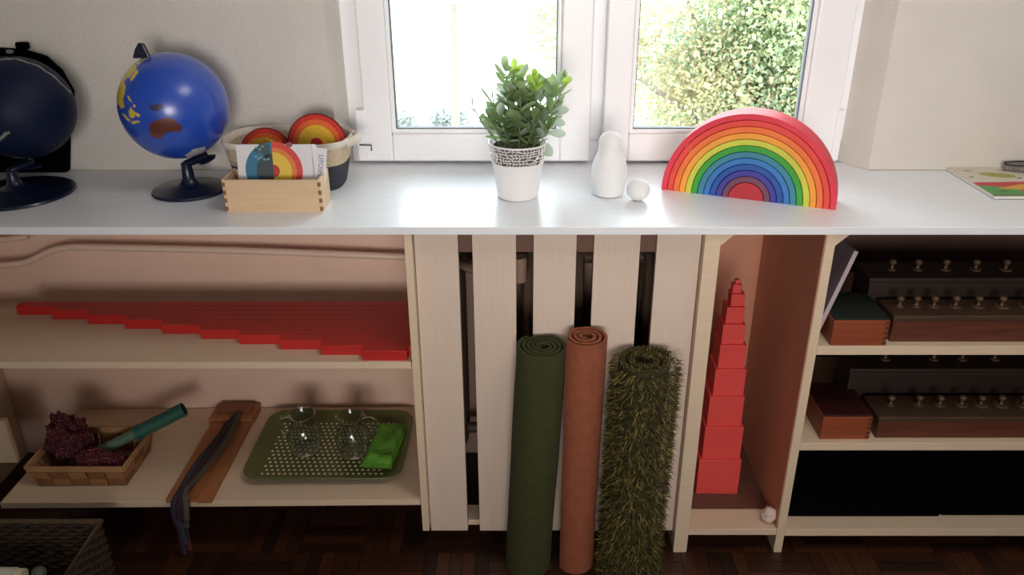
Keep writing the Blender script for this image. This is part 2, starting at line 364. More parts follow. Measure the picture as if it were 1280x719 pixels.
MB().box(.0017, .0080, .002, .226, .004, .214, Mb).build('pages', mat('paper_block', '#b9aeb0', .8), bk)
bx = [(.672, 1.058, 'wide black storage box filling the left of the lowest right shelf', 1.626), (1.062, 1.46, 'black storage box at the right end of the lowest right shelf', 1.630)]
for a, b_, l_, y in bx:
    t = T('storage_box', l_, 'box', ((a+b_)/2, y+.15, .0742), 'black boxes on the lowest shelf')
    MB().box(a, b_, y, y+.30, .0742, .262).build('box_body', BLACK, t, bevel=.004)
    MB().box(a-.002, b_+.001, y-.003, y+.302, .2622, .285).build('box_lid', BLACK, t, bevel=.004)
# ------------------------------------------------------------ globes
PITCH = math.radians(25)
def globe(base, bc, r, polys, lines, base_col, tilt, label, rough, coat, axis_u, bscale=1.0, land_mat='globe_paint', arm=True, pin=True):
    t = T('globe', label, 'globe', (base[0], base[1], TZ))
    bc = Vector(bc); nu, nv = 280, 180
    vs = []; fs = []
    for i in range(nv+1):
        for k in range(nu):
            th = PI*i/nv; a = 2*PI*k/nu
            vs.append(Vector((r*math.sin(th)*math.cos(a), r*math.sin(th)*math.sin(a), r*math.cos(th))))
    for i in range(nv):
        for k in range(nu): fs.append((i*nu+k, (i+1)*nu+k, (i+1)*nu+(k+1) % nu, i*nu+(k+1) % nu))
    me = bpy.data.meshes.new('ball'); me.from_pydata(vs, [], fs); me.shade_smooth()
    # painted land shapes: (u right, w up) on the side that faces the room
    at = me.color_attributes.new('paint', 'FLOAT_COLOR', 'POINT'); cols = []
    dv = (Vector((0, 0, CZ))-bc).normalized(); rt = Vector((0, 0, 1)).cross(dv).normalized(); up = dv.cross(rt)
    for v in vs:
        n = v/r; c = base_col
        if n.dot(dv) > 0:
            u, w_ = n.dot(rt), n.dot(up)
            u += noise.noise(n*9)*.02; w_ += noise.noise(n*9+Vector((5, 5, 5)))*.02
            for P, col in polys:
                if inpoly(u, w_, P): c = col
            for P, wd, col in lines:
                for a, b in zip(P, P[1:]):
                    A = Vector(a); B = Vector(b); q = Vector((u, w_)); tt = max(0, min(1, (q-A).dot(B-A)/(B-A).length_squared))
                    if (q-(A+(B-A)*tt)).length < wd: c = col
        cols += list(lin(c))
    at.data.foreach_set('color', cols)
    me.materials.append(attr_mat(land_mat, rough, coat, .5 if coat else .25))
    o = bpy.data.objects.new('ball', me); C.objects.link(o); o.parent = t; o.location = bc-t.location
    NAV = mat('stand_'+land_mat, '#151f4e' if r > .12 and base_col != DARKB else '#0a1430', .35, coat=.2)
    mb_ = None
    ax = (rt*axis_u[0]+Vector((0, 0, 1))*axis_u[1]).normalized()
    # base and stem
    bp = Vector((base[0], base[1], TZ)); top = bc-ax*(r+.013)
    R0 = .085*bscale
    MB().lathe([(R0*.97, 0), (R0, .003), (R0*.98, .007), (R0*.6, .013), (R0*.3, .017), (.02, .022), (.014, .03), (.0115, top.z-TZ-.012), (.012, top.z-TZ-.006), (.001, top.z-TZ-.004)], 48, TR(*bp)).build('stand_base', NAV, t, smooth=True)
    # cup, pins and the semicircular arm behind the ball
    Q = ax.to_track_quat('Z', 'Y').to_matrix().to_4x4()
    MB().lathe([(.020, -.016), (.022, -.012), (.008, -.006), (.006, .004), (.012, .012), (.001, .013)], 20, TR(*(bc-ax*(r+.008))) @ Q).build('lower_pin', NAV, t, smooth=True)
    MB().tube(smooth_pts([(bp.x, bp.y, top.z-.016), (bp.x, bp.y, top.z-.008), tuple(bc-ax*(r+.012))], 5), .009, 12).build('stem_top', NAV, t, smooth=True)
    if pin: MB().prism([(-.022, -.006), (.016, -.006), (.006, .024), (-.004, .026), (-.014, .012)], -.006, .006, 'y', TR(*(bc+ax*(r+.006)))).build('upper_pin', NAV, t, bevel=.002)
    if arm:
        back = -dv; back = (back-ax*back.dot(ax)).normalized(); pts = []
        for i in range(33):
            a = PI*i/32; pts.append(bc+(ax*math.cos(a)+back*math.sin(a))*(r+.010))
        MB().tube(pts, .008, 8, flat=.5).build('meridian_arm', NAV, t, smooth=True)
    return t
DARKB = '#0a1734'
def cv(L_, cx=284, cy=301, R=227): return [((x-cx)/R, (cy-y)/R) for x, y in L_]
YEL = '#d8c035'; BRN = '#5e2c22'
polys = [(cv([(50, 280), (40, 215), (60, 150), (110, 100), (160, 112), (168, 130), (150, 155), (130, 175), (118, 170), (108, 185), (112, 205), (104, 235), (90, 262), (95, 285), (80, 292), (70, 275)]), YEL),
 (cv([(133, 183), (163, 140), (172, 150), (142, 190)]), YEL), (cv([(165, 114), (215, 88), (214, 98), (175, 122)]), '#c9c07a'),
 (cv([(112, 245), (120, 245), (126, 270), (117, 264)]), YEL), (cv([(106, 312), (119, 288), (134, 320), (120, 337), (106, 330)]), YEL),
 (cv([(74, 313), (82, 313), (107, 342), (98, 347)]), YEL), (cv([(103, 350), (137, 345), (143, 353), (115, 362)]), YEL), (cv([(128, 275), (139, 285), (134, 302)]), YEL), (cv([(130, 308), (147, 325), (139, 334)]), YEL),
 (cv([(175, 365), (205, 348), (250, 345), (285, 360), (302, 390), (290, 408), (250, 402), (225, 415), (205, 432), (180, 422), (170, 400)]), BRN),
 (cv([(188, 290), (235, 286), (242, 305), (215, 314), (190, 306)]), '#33234a'),
 (cv([(288, 512), (330, 487), (380, 483), (378, 500), (430, 488), (385, 512), (370, 522), (330, 534), (305, 527)]), '#c9c8cc')]
globe((-.765, 1.812), (-.776, 1.83, 1.067), .1165, polys, [], '#1449b8', 0, 'blue painted globe with yellow Asia and brown Australia, beside the basket', .42, 1.0, (-.36, .93))
def c2(L_): return [((x-28)/67, (135-y)/67) for x, y in L_]
PALE = '#8c8c86'
globe((-1.152, 1.785), (-1.122, 1.83, 1.063), .112, [], [(c2([(-38, 78), (0, 72), (38, 73), (60, 84), (76, 100), (90, 122)]), .016, PALE), (c2([(-5, 196), (12, 200), (31, 204)]), .02, PALE), (c2([(-4, 172), (4, 166), (8, 163)]), .025, PALE)], DARKB, 0,
      'dark navy globe with a thin pale line, half out of view at the far left', .55, .0, (.06, 1), 1.45, 'dark_globe_paint', True, False)
gc = T('black_shape', 'black rounded shape standing behind the dark globe at the left', 'case', (-1.17, 1.93, TZ))  # flat black shape edging the globe from behind
q = MB().prism([(-1.36, TZ), (-1.123, TZ), (-1.10, TZ+.09), (-1.075, TZ+.15), (-1.066, TZ+.20), (-1.083, TZ+.248), (-1.112, TZ+.28), (-1.16, TZ+.296), (-1.24, TZ+.30), (-1.36, TZ+.27)], 1.95, 1.973, 'y'); q.build('main_body', BLACK, gc, bevel=.006)
MB().box(-1.175, -1.145, 1.955, 1.968, TZ+.296, TZ+.312).build('top_bump', BLACK, gc, bevel=.004)
# ------------------------------------------------------------ wooden card tray
PLY = mat('birch_ply', '#d9bc98', .55, .1, 8, .03, 40, (1, 1, 12)); PLYE = mat('ply_edge', '#8c6040', .7, .3, 60, 0, 60, (1, 1, 20))
t = T('card_box', 'small open birch plywood box holding picture cards, before the basket', 'box', (-.53, 1.71, TZ))
bx0, bx1, by0, by1, bh = -.634, -.426, 1.664, 1.745, .072
fb = MB().box(bx0+.005, bx1-.005, by0, by0+.005, TZ, TZ+bh).build('front_board', PLY, t, bevel=.0005)
MB().box(bx0+.005, bx1-.005, by1-.005, by1, TZ, TZ+bh).build('back_board', PLY, t, bevel=.0005)
for a in (bx0, bx1-.0048): MB().box(a, a+.0048, by0-.001, by1+.001, TZ, TZ+bh+.002).build('side_board', PLY, t, bevel=.0005)
MB().box(bx0+.005, bx1-.005, by0+.005, by1-.005, TZ, TZ+.004).build('base_board', PLY, t)
q = MB()
for k in range(4):
    q.box(bx0-.0005, bx0+.0055, by0-.0015, by0+.004, TZ+.004+k*.018, TZ+.013+k*.018); q.box(bx1-.0055, bx1+.0005, by0-.0015, by0+.004, TZ+.004+k*.018, TZ+.013+k*.018)
q.build('finger_joint', PLYE, fb)
CARD = mat('white_card', '#dcdce2', .5); 
def cm(n, c): return mat('print_'+n, c, .5)
cards_m = [cm('white', '#dcdce2'), cm('sea', '#2f7396'), cm('land', '#3e4f52'), cm('core_dark', '#39464c'), cm('red', '#cf4038'), cm('orange', '#dd7a3a'), cm('yellow', '#e0bf45'), cm('core_red', '#b5322c'), cm('foam', '#7fa6b0'), cm('mauve', '#8a4a66')]
def half(q, r, left, y, M, m, r0=0):
    q.m = m; n = 20; A = [(PI/2+PI*i/n) if left else (PI/2-PI*i/n) for i in range(n+1)]
    P = [(r*math.cos(a), r*math.sin(a)) for a in A]
    q.prism(P, y, y-.0001, 'y', M)
Mc = TR(-.530, 1.695, TZ+.0045) @ Rx(math.radians(-9))
q = MB(); q.box(-.081, .081, 0, .0012, 0, .132, Mc); 
def pr(q, Mq):
    Mo = Mq @ TR(-.004, -.0002, .076)
    for k, (r, m) in enumerate(((.066, 1), (.040, 3))): half(q, r*.92, True, -.0001*(k+1), Mo, m)
    for k, (r, m) in enumerate(((.063, 4), (.050, 5), (.040, 6), (.0135, 7))): half(q, r, False, -.0001*(k+1), Mo, m)
    q.m = 2
    for P in ([(-.028, .058), (-.004, .056), (-.004, .030), (-.014, .028), (-.020, .036), (-.026, .040)], [(-.040, .046), (-.030, .053), (-.028, .044), (-.034, .036)]): q.prism(P, -.0002, -.0003, 'y', Mo)
    q.m = 8
    for a, b_ in ((-.036, .030), (-.030, .026), (-.024, .029), (-.018, .024), (-.010, .025), (-.034, .050), (-.026, .046), (-.020, .052)): q.prism([(a-.003, b_-.001), (a+.002, b_-.002), (a+.003, b_+.002), (a-.002, b_+.002)], -.0003, -.0004, 'y', Mo)
    q.m = 9; q.prism([(.038+.007*math.cos(i), .056+.006*math.sin(i)) for i in [k*PI/5 for k in range(10)]], -.0001, -.0002, 'y', Mo); q.m = 0
pr(q, Mc)
tag(q.build('picture_card', cards_m, loc=(-.53, 1.695, TZ+.0045)), 'white card printed with a half blue, half orange earth cross-section', 'card', 'cards in the plywood box')
for i, (dy, a, dx, l_) in enumerate(((.014, -7, .008, 'white card right behind the printed earth card'), (.024, -5, .004, 'white card at the back of the plywood box'))):
    tag(MB().box(-.081+dx, .081+dx, 0, .0012, 0, .128, TR(-.530, 1.695+dy, TZ+.0045) @ Rx(math.radians(a))).build('picture_card', CARD, loc=(-.53, 1.695+dy, TZ+.0045)), l_, 'card', 'cards in the plywood box')
Mt = TR(-.443, 1.700, TZ+.0045) @ Ry(math.radians(7)) @ Rx(math.radians(-6))
tt = tag(MB().box(-.0125, .0125, 0, .001, 0, .125, Mt).build('word_card', CARD, loc=(-.443, 1.70, TZ+.0045)), 'narrow white word card with upright blue-grey lettering', 'card')
fc = bpy.data.curves.new('lettering', 'FONT'); fc.body = 'LITOSFERA'; fc.size = .0135; fc.extrude = .0001; fc.align_x = 'CENTER'; fc.align_y = 'CENTER'
fo = bpy.data.objects.new('lettering', fc); C.objects.link(fo); bpy.context.view_layer.update()
me = bpy.data.meshes.new_from_object(fo); bpy.data.objects.remove(fo); me.materials.append(mat('ink_blue_grey', '#5d6c8c', .6))
me.transform(TR(-(-.443), -1.70, -(TZ+.0045)) @ Mt @ TR(0, -.0006, .078) @ Rx(PI/2) @ Rz(-PI/2))
lo = bpy.data.objects.new('lettering', me); C.objects.link(lo); lo.parent = tt
# ------------------------------------------------------------ fabric basket with felt discs
JUTE = mat('jute_beige', '#cbb89c', .9, .18, 150, .5, 300); CHAR = mat('charcoal_rope', '#3a3c46', .9, .25, 120, .5, 300); LINEN = mat('linen_rim', '#d9d0c2', .9, .1, 60, .3, 300)
bc_ = (-.540, 1.872)
t = T('rope_basket', 'oval rope basket, beige above and charcoal below, behind the plywood box', 'basket', (bc_[0], bc_[1], TZ))
def band(z0, z1, n, r0, r1, inner=.006):
    P = []
    for i in range(n+1):
        f = i/n; P.append((r0+(r1-r0)*f+.0012*abs(math.sin(f*n*PI/2)), z0+(z1-z0)*f))
    Q_ = [(p[0]-inner, p[1]) for p in reversed(P)]
    return P+Q_
Tb = TR(bc_[0], bc_[1], TZ)
MB().lathe(band(0, .060, 16, .120, .134), 64, Tb, 1, .66, True, 3.2).build('charcoal_band', CHAR, t, smooth=60)
MB().lathe(band(.0602, .108, 14, .134, .142), 64, Tb, 1, .66, True, 3.2).build('beige_band', JUTE, t, smooth=60)
MB().lathe([(.1425, .100), (.1465, .104), (.1475, .113), (.143, .1165), (.136, .113), (.135, .100)], 64, Tb, 1, .66, True, 3.2).build('folded_rim', LINEN, t, smooth=60)
MB().lathe([(.113, .001), (.113, .004)], 48, Tb, 1, .66, False, 3.2).build('basket_bottom', CHAR, t)
for sgn in (1, -1):
    P = [(bc_[0]+sgn*(.138+.022*math.sin(PI*i/12)), bc_[1]-.035+.07*i/12, TZ+.105+.004*math.sin(PI*i/12)) for i in range(13)]
    if sgn > 0: MB().tube(P, .0085, 10, flat=1.3).build('handle', LINEN, t, smooth=True)
FELT = [mat('felt_crust', '#7c1f22', .95, .2, 200, .4, 300), mat('felt_red', '#cf3b33', .95, .15, 200, .4, 300), mat('felt_orange', '#dd6a35', .95, .15, 200, .4, 300), mat('felt_yellow', '#e2b63a', .95, .15, 200, .4, 300), mat('felt_core', '#b5292c', .95, .15, 200, .4, 300)]
def disc(c, R, label, lean, yaw):
    t = T('felt_disc', label, 'disc', c, 'earth layer discs in the rope basket')
    M = TR(*c) @ Rz(yaw) @ Rx(math.radians(90-lean))
    for k, (f, nme) in enumerate(((1, 'crust_layer'), (.955, 'red_layer'), (.80, 'orange_layer'), (.62, 'yellow_layer'), (.20, 'core_layer'))):
        h = .004+.0009*k
        q = MB().lathe([(R*f, 0 if k == 0 else .003), (R*f, h-.0006), (R*f-.0008, h), (.0001, h)], 48, M); q.build(nme, FELT[k], t, smooth=True)
disc((-.474, 1.868, TZ+.097), .0690, 'larger felt disc of red, orange and yellow rings, right in the basket', 8, 0)
disc((-.600, 1.885, TZ+.066), .0625, 'smaller felt disc with yellow fringe, left in the basket behind cards', 8, 0)
fr_ = MB()
for i in range(160):
    a = random.uniform(.15, PI-.15); r = .0385*random.uniform(.9, 1.1); p = Vector((-.600+r*math.cos(a), 1.877+random.uniform(-.002, 0), TZ+.066+r*math.sin(a)))
    e = p+Vector((random.uniform(-.006, .006), -random.uniform(.002, .006), random.uniform(-.004, .006))); fr_.tube([p, e], .0008, 3)
fr_o = stuff(fr_.build('yellow_fringe', mat('fringe_yellow', '#e8c84a', .9), bpy.data.objects['felt_disc.001']))
# ------------------------------------------------------------ plant in lace pot
POT = mat('white_enamel', '#eceaea', .3, 0, coat=.2)
px_, py_ = -.007, 1.775
t = T('potted_plant', 'bushy green leafy plant in a white metal pot with lace-cut rim', 'plant', (px_, py_, TZ))
Tp = TR(px_, py_, TZ)
MB().lathe([(.042, 0), (.0455, .002), (.0575, .080), (.0585, .082), (.0575, .084), (.0555, .083), (.044, .004), (.0001, .003)], 48, Tp).build('pot', POT, t, smooth=True)
v_ = []; f_ = []; nc, nr = 50, 7
def lp(i, j):
    i %= nc; rr = random.Random(i*91+j*7); jx = rr.uniform(-.32, .32); jz = rr.uniform(-.3, .3) if 0 < j < nr-1 else 0
    a = 2*PI*(i+jx+(.5 if j % 2 else 0))/nc; z_ = .084+.040*(j+jz)/(nr-1); r = .058+(z_-.084)*.14
    return (r*math.cos(a)+px_, r*math.sin(a)+py_, z_+TZ)
for j in range(nr):
    for i in range(nc): v_.append(lp(i, j))
q = MB(); lace = []
used = set()
for j in range(nr-1):                      # merge random pairs of triangles into irregular cells
    i = 0
    while i < nc:
        o_ = j*nc; u = (j+1)*nc
        w2 = 2 if random.random() < .2 and i+2 <= nc else 1
        lace.append(tuple([o_+(i+k) % nc for k in range(w2+1)]+[u+(i+k) % nc for k in range(w2, -1, -1)])); i += w2
q.add(v_, lace)
lo = q.build('lace_rim', POT, t); wf = lo.modifiers.new('wire', 'WIREFRAME'); wf.thickness = .0025; wf.use_even_offset = False
MB().lathe([(.0642, .1225), (.0655, .1235), (.0655, .126), (.0640, .127), (.0628, .126), (.0628, .1235)], 48, Tp, close=True).build('rim_ring', POT, t, smooth=True)
MB().lathe([(.043, .02), (.055, .116), (.0565, .118), (.054, .118), (.052, .105), (.0001, .105)], 32, Tp).build('inner_pot', mat('nursery_pot', '#6f6a66', .6), t, smooth=True)
MB().lathe([(.0515, .106), (.04, .110), (.02, .113), (.0001, .112)], 24, Tp).build('soil', mat('soil', '#2a1d14', .95, .4, 80, .8, 120), t, smooth=True)
def leaf_mesh(m, wd):
    q = MB(); n = 7; vs = []; fs = []
    for i in range(n+1):
        f = i/n; w = wd*math.sin(PI*min(1, f*.92+.04))**.75*(.65+.5*f) if i < n else .0005
        zc = .12*f*f
        vs += [(-w, f, zc+.1*w), (0, f, zc-.03), (w, f, zc+.1*w)]
    for i in range(n):
        a = i*3; fs += [(a, a+1, a+4, a+3), (a+1, a+2, a+5, a+4)]
    q.add(vs, fs); return q.mesh('leaf', m, Vector((0, 0, 0)), True)
def leafmat(n, c, c2):
    m = mat(n, c, .45, 0, 25, 0, 60, (1, 1, 1), c2); b = m.node_tree.nodes['Principled BSDF']
    tl = m.node_tree.nodes.new('ShaderNodeBsdfTranslucent'); tl.inputs[0].default_value = lin(c); mx = m.node_tree.nodes.new('ShaderNodeMixShader'); mx.inputs[0].default_value = .6
    o_ = m.node_tree.nodes['Material Output']; m.node_tree.links.new(b.outputs[0], mx.inputs[1]); m.node_tree.links.new(tl.outputs[0], mx.inputs[2]); m.node_tree.links.new(mx.outputs[0], o_.inputs[0]); return m
LM = [leafmat('leaf_sage', '#a3b78a', '#8ea57a'), leafmat('leaf_green', '#92ac76', '#7c9664'), leafmat('leaf_young', '#b4cf62', '#a0c058'), leafmat('leaf_grey', '#b8c6b4', '#a4b8a0')]
LMS = [leaf_mesh(m, wd) for m in LM for wd in (.26, .33)]
STEM = mat('stem_green', '#6b7a4c', .6)
def add_leaf(p, d, size, kind, roll):
    o = bpy.data.objects.new('leaf', LMS[kind*2+random.randrange(2)]); C.objects.link(o); o.parent = t
    d = d.normalized(); z_ = Vector((0, 0, 1))-d*d.z
    if z_.length < .1: z_ = Vector((0, -1, .2))-d*Vector((0, -1, .2)).dot(d)
    z_.normalize(); x_ = d.cross(z_); Mx = Matrix((x_, d, z_)).transposed().to_4x4()
    o.matrix_local = TR(*(p-t.location)) @ Mx @ Ry(roll) @ Matrix.Scale(size, 4)
stems = [(-.030, .0, .195, 0), (-.014, -.01, .19, 2), (.0, .02, .165, 1), (.032, -.01, .165, 2), (.065, .0, .150, 1), (.088, .01, .158, 2), (-.055, .0, .110, 0), (-.04, -.04, .09, 1), (.03, -.05, .08, 1), (.0, -.055, .11, 0),
         (.06, -.03, .10, 0), (-.065, .02, .07, 3), (.02, .05, .14, 0), (.045, .04, .12, 3), (-.03, .045, .13, 3), (.0, -.02, .15, 0), (-.05, -.03, .06, 0), (.055, -.045, .055, 1), (-.02, .0, .13, 1), (.02, .0, .12, 0), (-.098, .0, .105, 3)]
for sx_, sy_, h, kd in stems:
    h *= .84; sx_ += .006; b0 = Vector((px_+sx_*.35, py_+sy_*.35, TZ+.108)); tip = Vector((px_+sx_*1.05, py_+sy_, TZ+.115+h))
    mid = (b0+tip)/2+Vector((sx_*.12, sy_*.12, .01)); P = smooth_pts([b0, mid, tip], 6)
    MB().tube(P, [.0022-.0012*i/len(P) for i in range(len(P))], 6).build('stem', STEM, t, smooth=True)
    n_ = max(4, int(h/.015)); thin = sx_ < -.09
    for i in range(n_):
        f = .08+.92*(i+1)/n_; p = P[min(len(P)-1, int(f*(len(P)-1)))]; a = i*2.4+random.uniform(-.4, .4)+sx_*40
        up_ = .5+.9*f
        for sg in ((0, PI) if not thin else (0,)):
            
            d = Vector((math.cos(a+sg), math.sin(a+sg), up_*random.uniform(.2, 1.0)))
            add_leaf(p, d, random.uniform(.030, .046)*(1.15 if kd == 1 else 1)*(.6 if thin else 1), 2 if (kd == 2 and f > .8) else random.choice((kd if kd != 2 else 0, 0, 1, 3)), random.uniform(-.5, .5))
    add_leaf(tip, Vector((random.uniform(-.3, .3), random.uniform(-.3, .3), 1)), .034 if not thin else .02, 2 if kd == 2 else kd, 0)
for dx, dz, a in ((.075, .03, (1, -.1, -.15)), (.08, .075, (1, 0, .05)), (.075, .06, (1, -.2, -.35)), (.06, .01, (.6, -.2, -.8))):
    add_leaf(Vector((px_+dx-.01, py_-.01, TZ+.12+dz)), Vector(a), .042, 3, .9)
# ------------------------------------------------------------ figurine and egg
WH = mat('raw_white_wood', '#ecedee', .7, .05, 20)
tag(MB().lathe([(.026, 0), (.0325, .003), (.0375, .02), (.041, .05), (.0405, .066), (.036, .084), (.0295, .099), (.0265, .108), (.0262, .118), (.0265, .128), (.0245, .139), (.0185, .147), (.009, .1515), (.0001, .1525)], 40, TR(.2, 1.785, TZ) @ Matrix.Diagonal((1, 1, .955, 1)))
    .build('figurine', WH, smooth=True, loc=(.2, 1.785, TZ)), 'unpainted white nesting-doll figurine standing beside the white egg', 'figurine')
tag(MB().ball((.262, 1.745, TZ+.0245), .0262, 28, 18, .93).build('egg', WH, smooth=True, loc=(.262, 1.745, TZ)), 'small white wooden egg between the figurine and the rainbow', 'egg')
# ------------------------------------------------------------ rainbow
cols = ['#e0384c', '#e5483f', '#f0763a', '#f2a23c', '#cdd04c', '#3aa03a', '#3a86a0', '#3478c0', '#2052a6', '#3e3a98', '#75435f', '#bb2b36']
cn = ['crimson', 'red', 'orange', 'amber', 'yellow-green', 'green', 'teal', 'sky blue', 'dark blue', 'indigo', 'mauve']
A_ = Vector((.326, 1.822, TZ)); B_ = Vector((.684, 1.677, TZ)); ax_ = (B_-A_).normalized(); yaw = math.atan2(ax_.y, ax_.x); mid = (A_+B_)/2
Mr = TR(mid.x, mid.y, TZ) @ Rz(yaw)
RO = .1925; r0 = .039; th = (RO-r0)/11
for k in range(12):
    ro = RO-k*th-.0004; ri = ro-th+.0010; m = mat('rainbow_'+str(k), cols[k], .55, .12, 14, .05, 80)
    q = MB(); n = 56; c_ = .0014
    if k < 11:
        prof = [(ro-c_, 0), (ro, c_), (ro, .07-c_), (ro-c_, .07), (ri+c_, .07), (ri, .07-c_), (ri, c_), (ri+c_, 0)]
        vs = []; fs = []; mm = len(prof)
        for i in range(n+1):
            a = PI*i/n
            for r, d in prof: vs.append((r*math.cos(a), d, max(0, r*math.sin(a))))
        for i in range(n):
            for j in range(mm): fs.append((i*mm+j, i*mm+(j+1) % mm, (i+1)*mm+(j+1) % mm, (i+1)*mm+j))
        fs += [tuple(range(mm)), tuple(n*mm+j for j in reversed(range(mm)))]
        q.add(vs, fs, Mr); o = q.build('rainbow_arch', m, smooth=30, loc=(mid.x, mid.y, TZ))
        ex = ['outermost arch', 'second arch from outside', 'third arch from outside', 'fourth arch from outside', 'arch between amber and green', 'arch between yellow-green and teal', 'arch inside the green one', 'arch inside the teal one', 'arch inside the sky blue one', 'arch, third from the centre', 'innermost arch around the red half disc'][k]
        tag(o, cn[k]+' wooden rainbow arch, '+ex, 'toy arch', 'nested arches of the wooden rainbow')
    else:
        rr = r0-.0006; P = [(rr*math.cos(PI*i/32), rr*math.sin(PI*i/32)) for i in range(33)]
        q.prism(P, 0, .07, 'y', Mr); o = q.build('rainbow_core', m, loc=(mid.x, mid.y, TZ), bevel=.0014)
        tag(o, 'deep red wooden half disc at the centre of the rainbow', 'toy block')
# ------------------------------------------------------------ magazine
t = T('picture_book', 'thin white picture book with green and red cover, at the worktop right end', 'book', (1.22, 1.87, TZ))
pb = [(1.064, 1.748), (1.40, 1.748), (1.40, 1.972), (1.062, 1.972)]
MB().prism(pb, TZ, TZ+.0012, 'z').build('back_cover', mat('cover_dark', '#5a5f60', .4), t)
MB().prism([(x*1, y+.0008) for x, y in pb], TZ+.0013, TZ+.0062, 'z').build('pages', mat('page_white', '#e6e4e0', .7), t)
q = MB(); q.prism(pb, TZ+.0063, TZ+.0072, 'z')
def patch(P, m, k): q.m = m; q.prism(P, TZ+.0072, TZ+.00725+.00005*k, 'z')
def ell(cx, cy, a, b, n=20, rot=0): return [(cx+a*math.cos(2*PI*i/n)*math.cos(rot)-b*math.sin(2*PI*i/n)*math.sin(rot), cy+a*math.cos(2*PI*i/n)*math.sin(rot)+b*math.sin(2*PI*i/n)*math.cos(rot)) for i in range(n)]
patch([(1.066, 1.85), (1.40, 1.85), (1.40, 1.752), (1.066, 1.752)], 2, 1)
patch([(1.066, 1.852), (1.40, 1.866), (1.40, 1.815), (1.13, 1.815), (1.066, 1.83)], 1, 2)
patch([(1.10, 1.806), (1.17, 1.838), (1.25, 1.845), (1.31, 1.84), (1.33, 1.80), (1.2, 1.795), (1.14, 1.80)], 4, 3)
patch([(1.14, 1.792), (1.22, 1.80), (1.22, 1.785), (1.15, 1.778)], 1, 4); patch(ell(1.235, 1.79, .02, .012), 5, 5)
patch([(1.066, 1.762), (1.4, 1.762), (1.4, 1.755), (1.066, 1.755)], 6, 4)
patch(ell(1.155, 1.91, .042, .020, 20, -.25), 3, 1); patch(ell(1.145, 1.914, .006, .003), 6, 2)
patch(ell(1.10, 1.945, .012, .003, 10), 6, 1); patch(ell(1.195, 1.886, .010, .003, 10, .5), 6, 1); patch(ell(1.085, 1.895, .006, .004, 10), 6, 1); patch(ell(1.105, 1.787, .01, .004, 10), 6, 5)
for i in range(9): patch([(1.175+i*.008, 1.945), (1.180+i*.008, 1.945), (1.181+i*.008, 1.952), (1.176+i*.008, 1.953)], 7, 1)
q.build('front_cover', [cm('cover', '#d4cdbf'), cm('cred', '#c23a40'), cm('cgreen', '#4f9a4a'), cm('lemon', '#a9aa55'), cm('cyellow', '#d9a53c'), cm('cblue', '#56609a'), cm('cdark', '#5b5a50'), cm('cmaroon', '#7d4038')], t)
t = T('pencil_case', 'dark striped pencil case lying on the picture book', 'case', (1.25, 1.945, TZ+.0073))
q = MB(); P = ell(0, 0, .055, .021, 24)
q.prism([(1.245+x, 1.948+y) for x, y in P], TZ+.0076, TZ+.024, 'z'); q.build('main_body', mat('case_fabric', '#3a302c', .7, 0, 60, 0, 60, (20, 1, 1), '#9a9490'), t, bevel=.006, seg=3)
MB().tube([(1.245+x*1.01, 1.948+y*1.01, TZ+.0245) for x, y in P], .0016, 6, closed=True).build('zip', mat('zip_dark', '#15120f', .5), t)
# ------------------------------------------------------------ rolled rugs
def spiral(r, thick, turns, squash=1):
    n = int(40*turns); out_ = []; inn = []
    r_in = .013 if thick < .01 else .022
    for i in range(n+1):
        a = 2*PI*i/40; rr = r-(i/n)*(r-r_in); out_.append((rr*math.cos(a), rr*math.sin(a)*squash)); inn.append(((rr-thick)*math.cos(a), (rr-thick)*math.sin(a)*squash))
    return out_, inn
def rug(name, label, base, top, r, thick, turns, m, phase, rb=1.0, end_m=None):
    t = T(name, label, 'rug', base, 'rolled rugs standing before the slats')
    base = Vector(base); top = Vector(top); ax = top-base; out_, inn = spiral(r, thick, turns); n = len(out_); q = MB(); vs = []; fs = []; NS = 14
    for s in range(NS+1):
        f = s/NS; c = base+ax*f; sc = rb+(1-rb)*f
        for ring_ in (out_, inn):
            for (x, y) in ring_:
                a = phase; X = (x*math.cos(a)-y*math.sin(a))*sc; Y = (x*math.sin(a)+y*math.cos(a))*sc
                wob = noise.noise(Vector((x*12, y*12, f*5+r*100)))*.002
                vs.append((c.x+X+wob, c.y+Y+wob, c.z+(0.0 if f < 1 else 0)+noise.noise(Vector((x*30, y*30, 3)))*.003*f))
    for s in range(NS):
        o_ = s*2*n; u = (s+1)*2*n
        for i in range(n-1): fs += [(o_+i, o_+i+1, u+i+1, u+i), (o_+n+i, u+n+i, u+n+i+1, o_+n+i+1)]
        fs += [(o_, u, u+n, o_+n), (o_+n-1, o_+2*n-1, u+2*n-1, u+n-1)]
    for i in range(n-1):
        fs += [(i, n+i, n+i+1, i+1)]; o_ = NS*2*n; fs += [(o_+i, o_+i+1, o_+n+i+1, o_+n+i)]
    q.add(vs, fs); q.build('rug_roll', m, t, smooth=50); return t
RG = mat('green_rug', '#3b3f1a', .95, .25, 60, .6, 400); RT = mat('terracotta_rug', '#98553a', .95, .18, 60, .6, 400); RS = mat('olive_shag_base', '#3c3a1c', .95, .3, 60, .6, 200)
rug('rolled_rug', 'plain dark green rug rolled up, leftmost of the three rolls', (.020, 1.545, .001), (.048, 1.548, .612), .0585, .0068, 4.3, RG, 2.2, 1.0)
rug('rolled_rug', 'terracotta pink rug rolled up, tallest, between the two green rolls', (.136, 1.549, .001), (.141, 1.551, .634), .050, .0068, 3.2, RT, 3.6, .93)
sh = rug('rolled_rug', 'shaggy olive green rug rolled up, rightmost of the three rolls', (.261, 1.527, .001), (.271, 1.529, .585), .068, .013, 2.2, RS, .6)
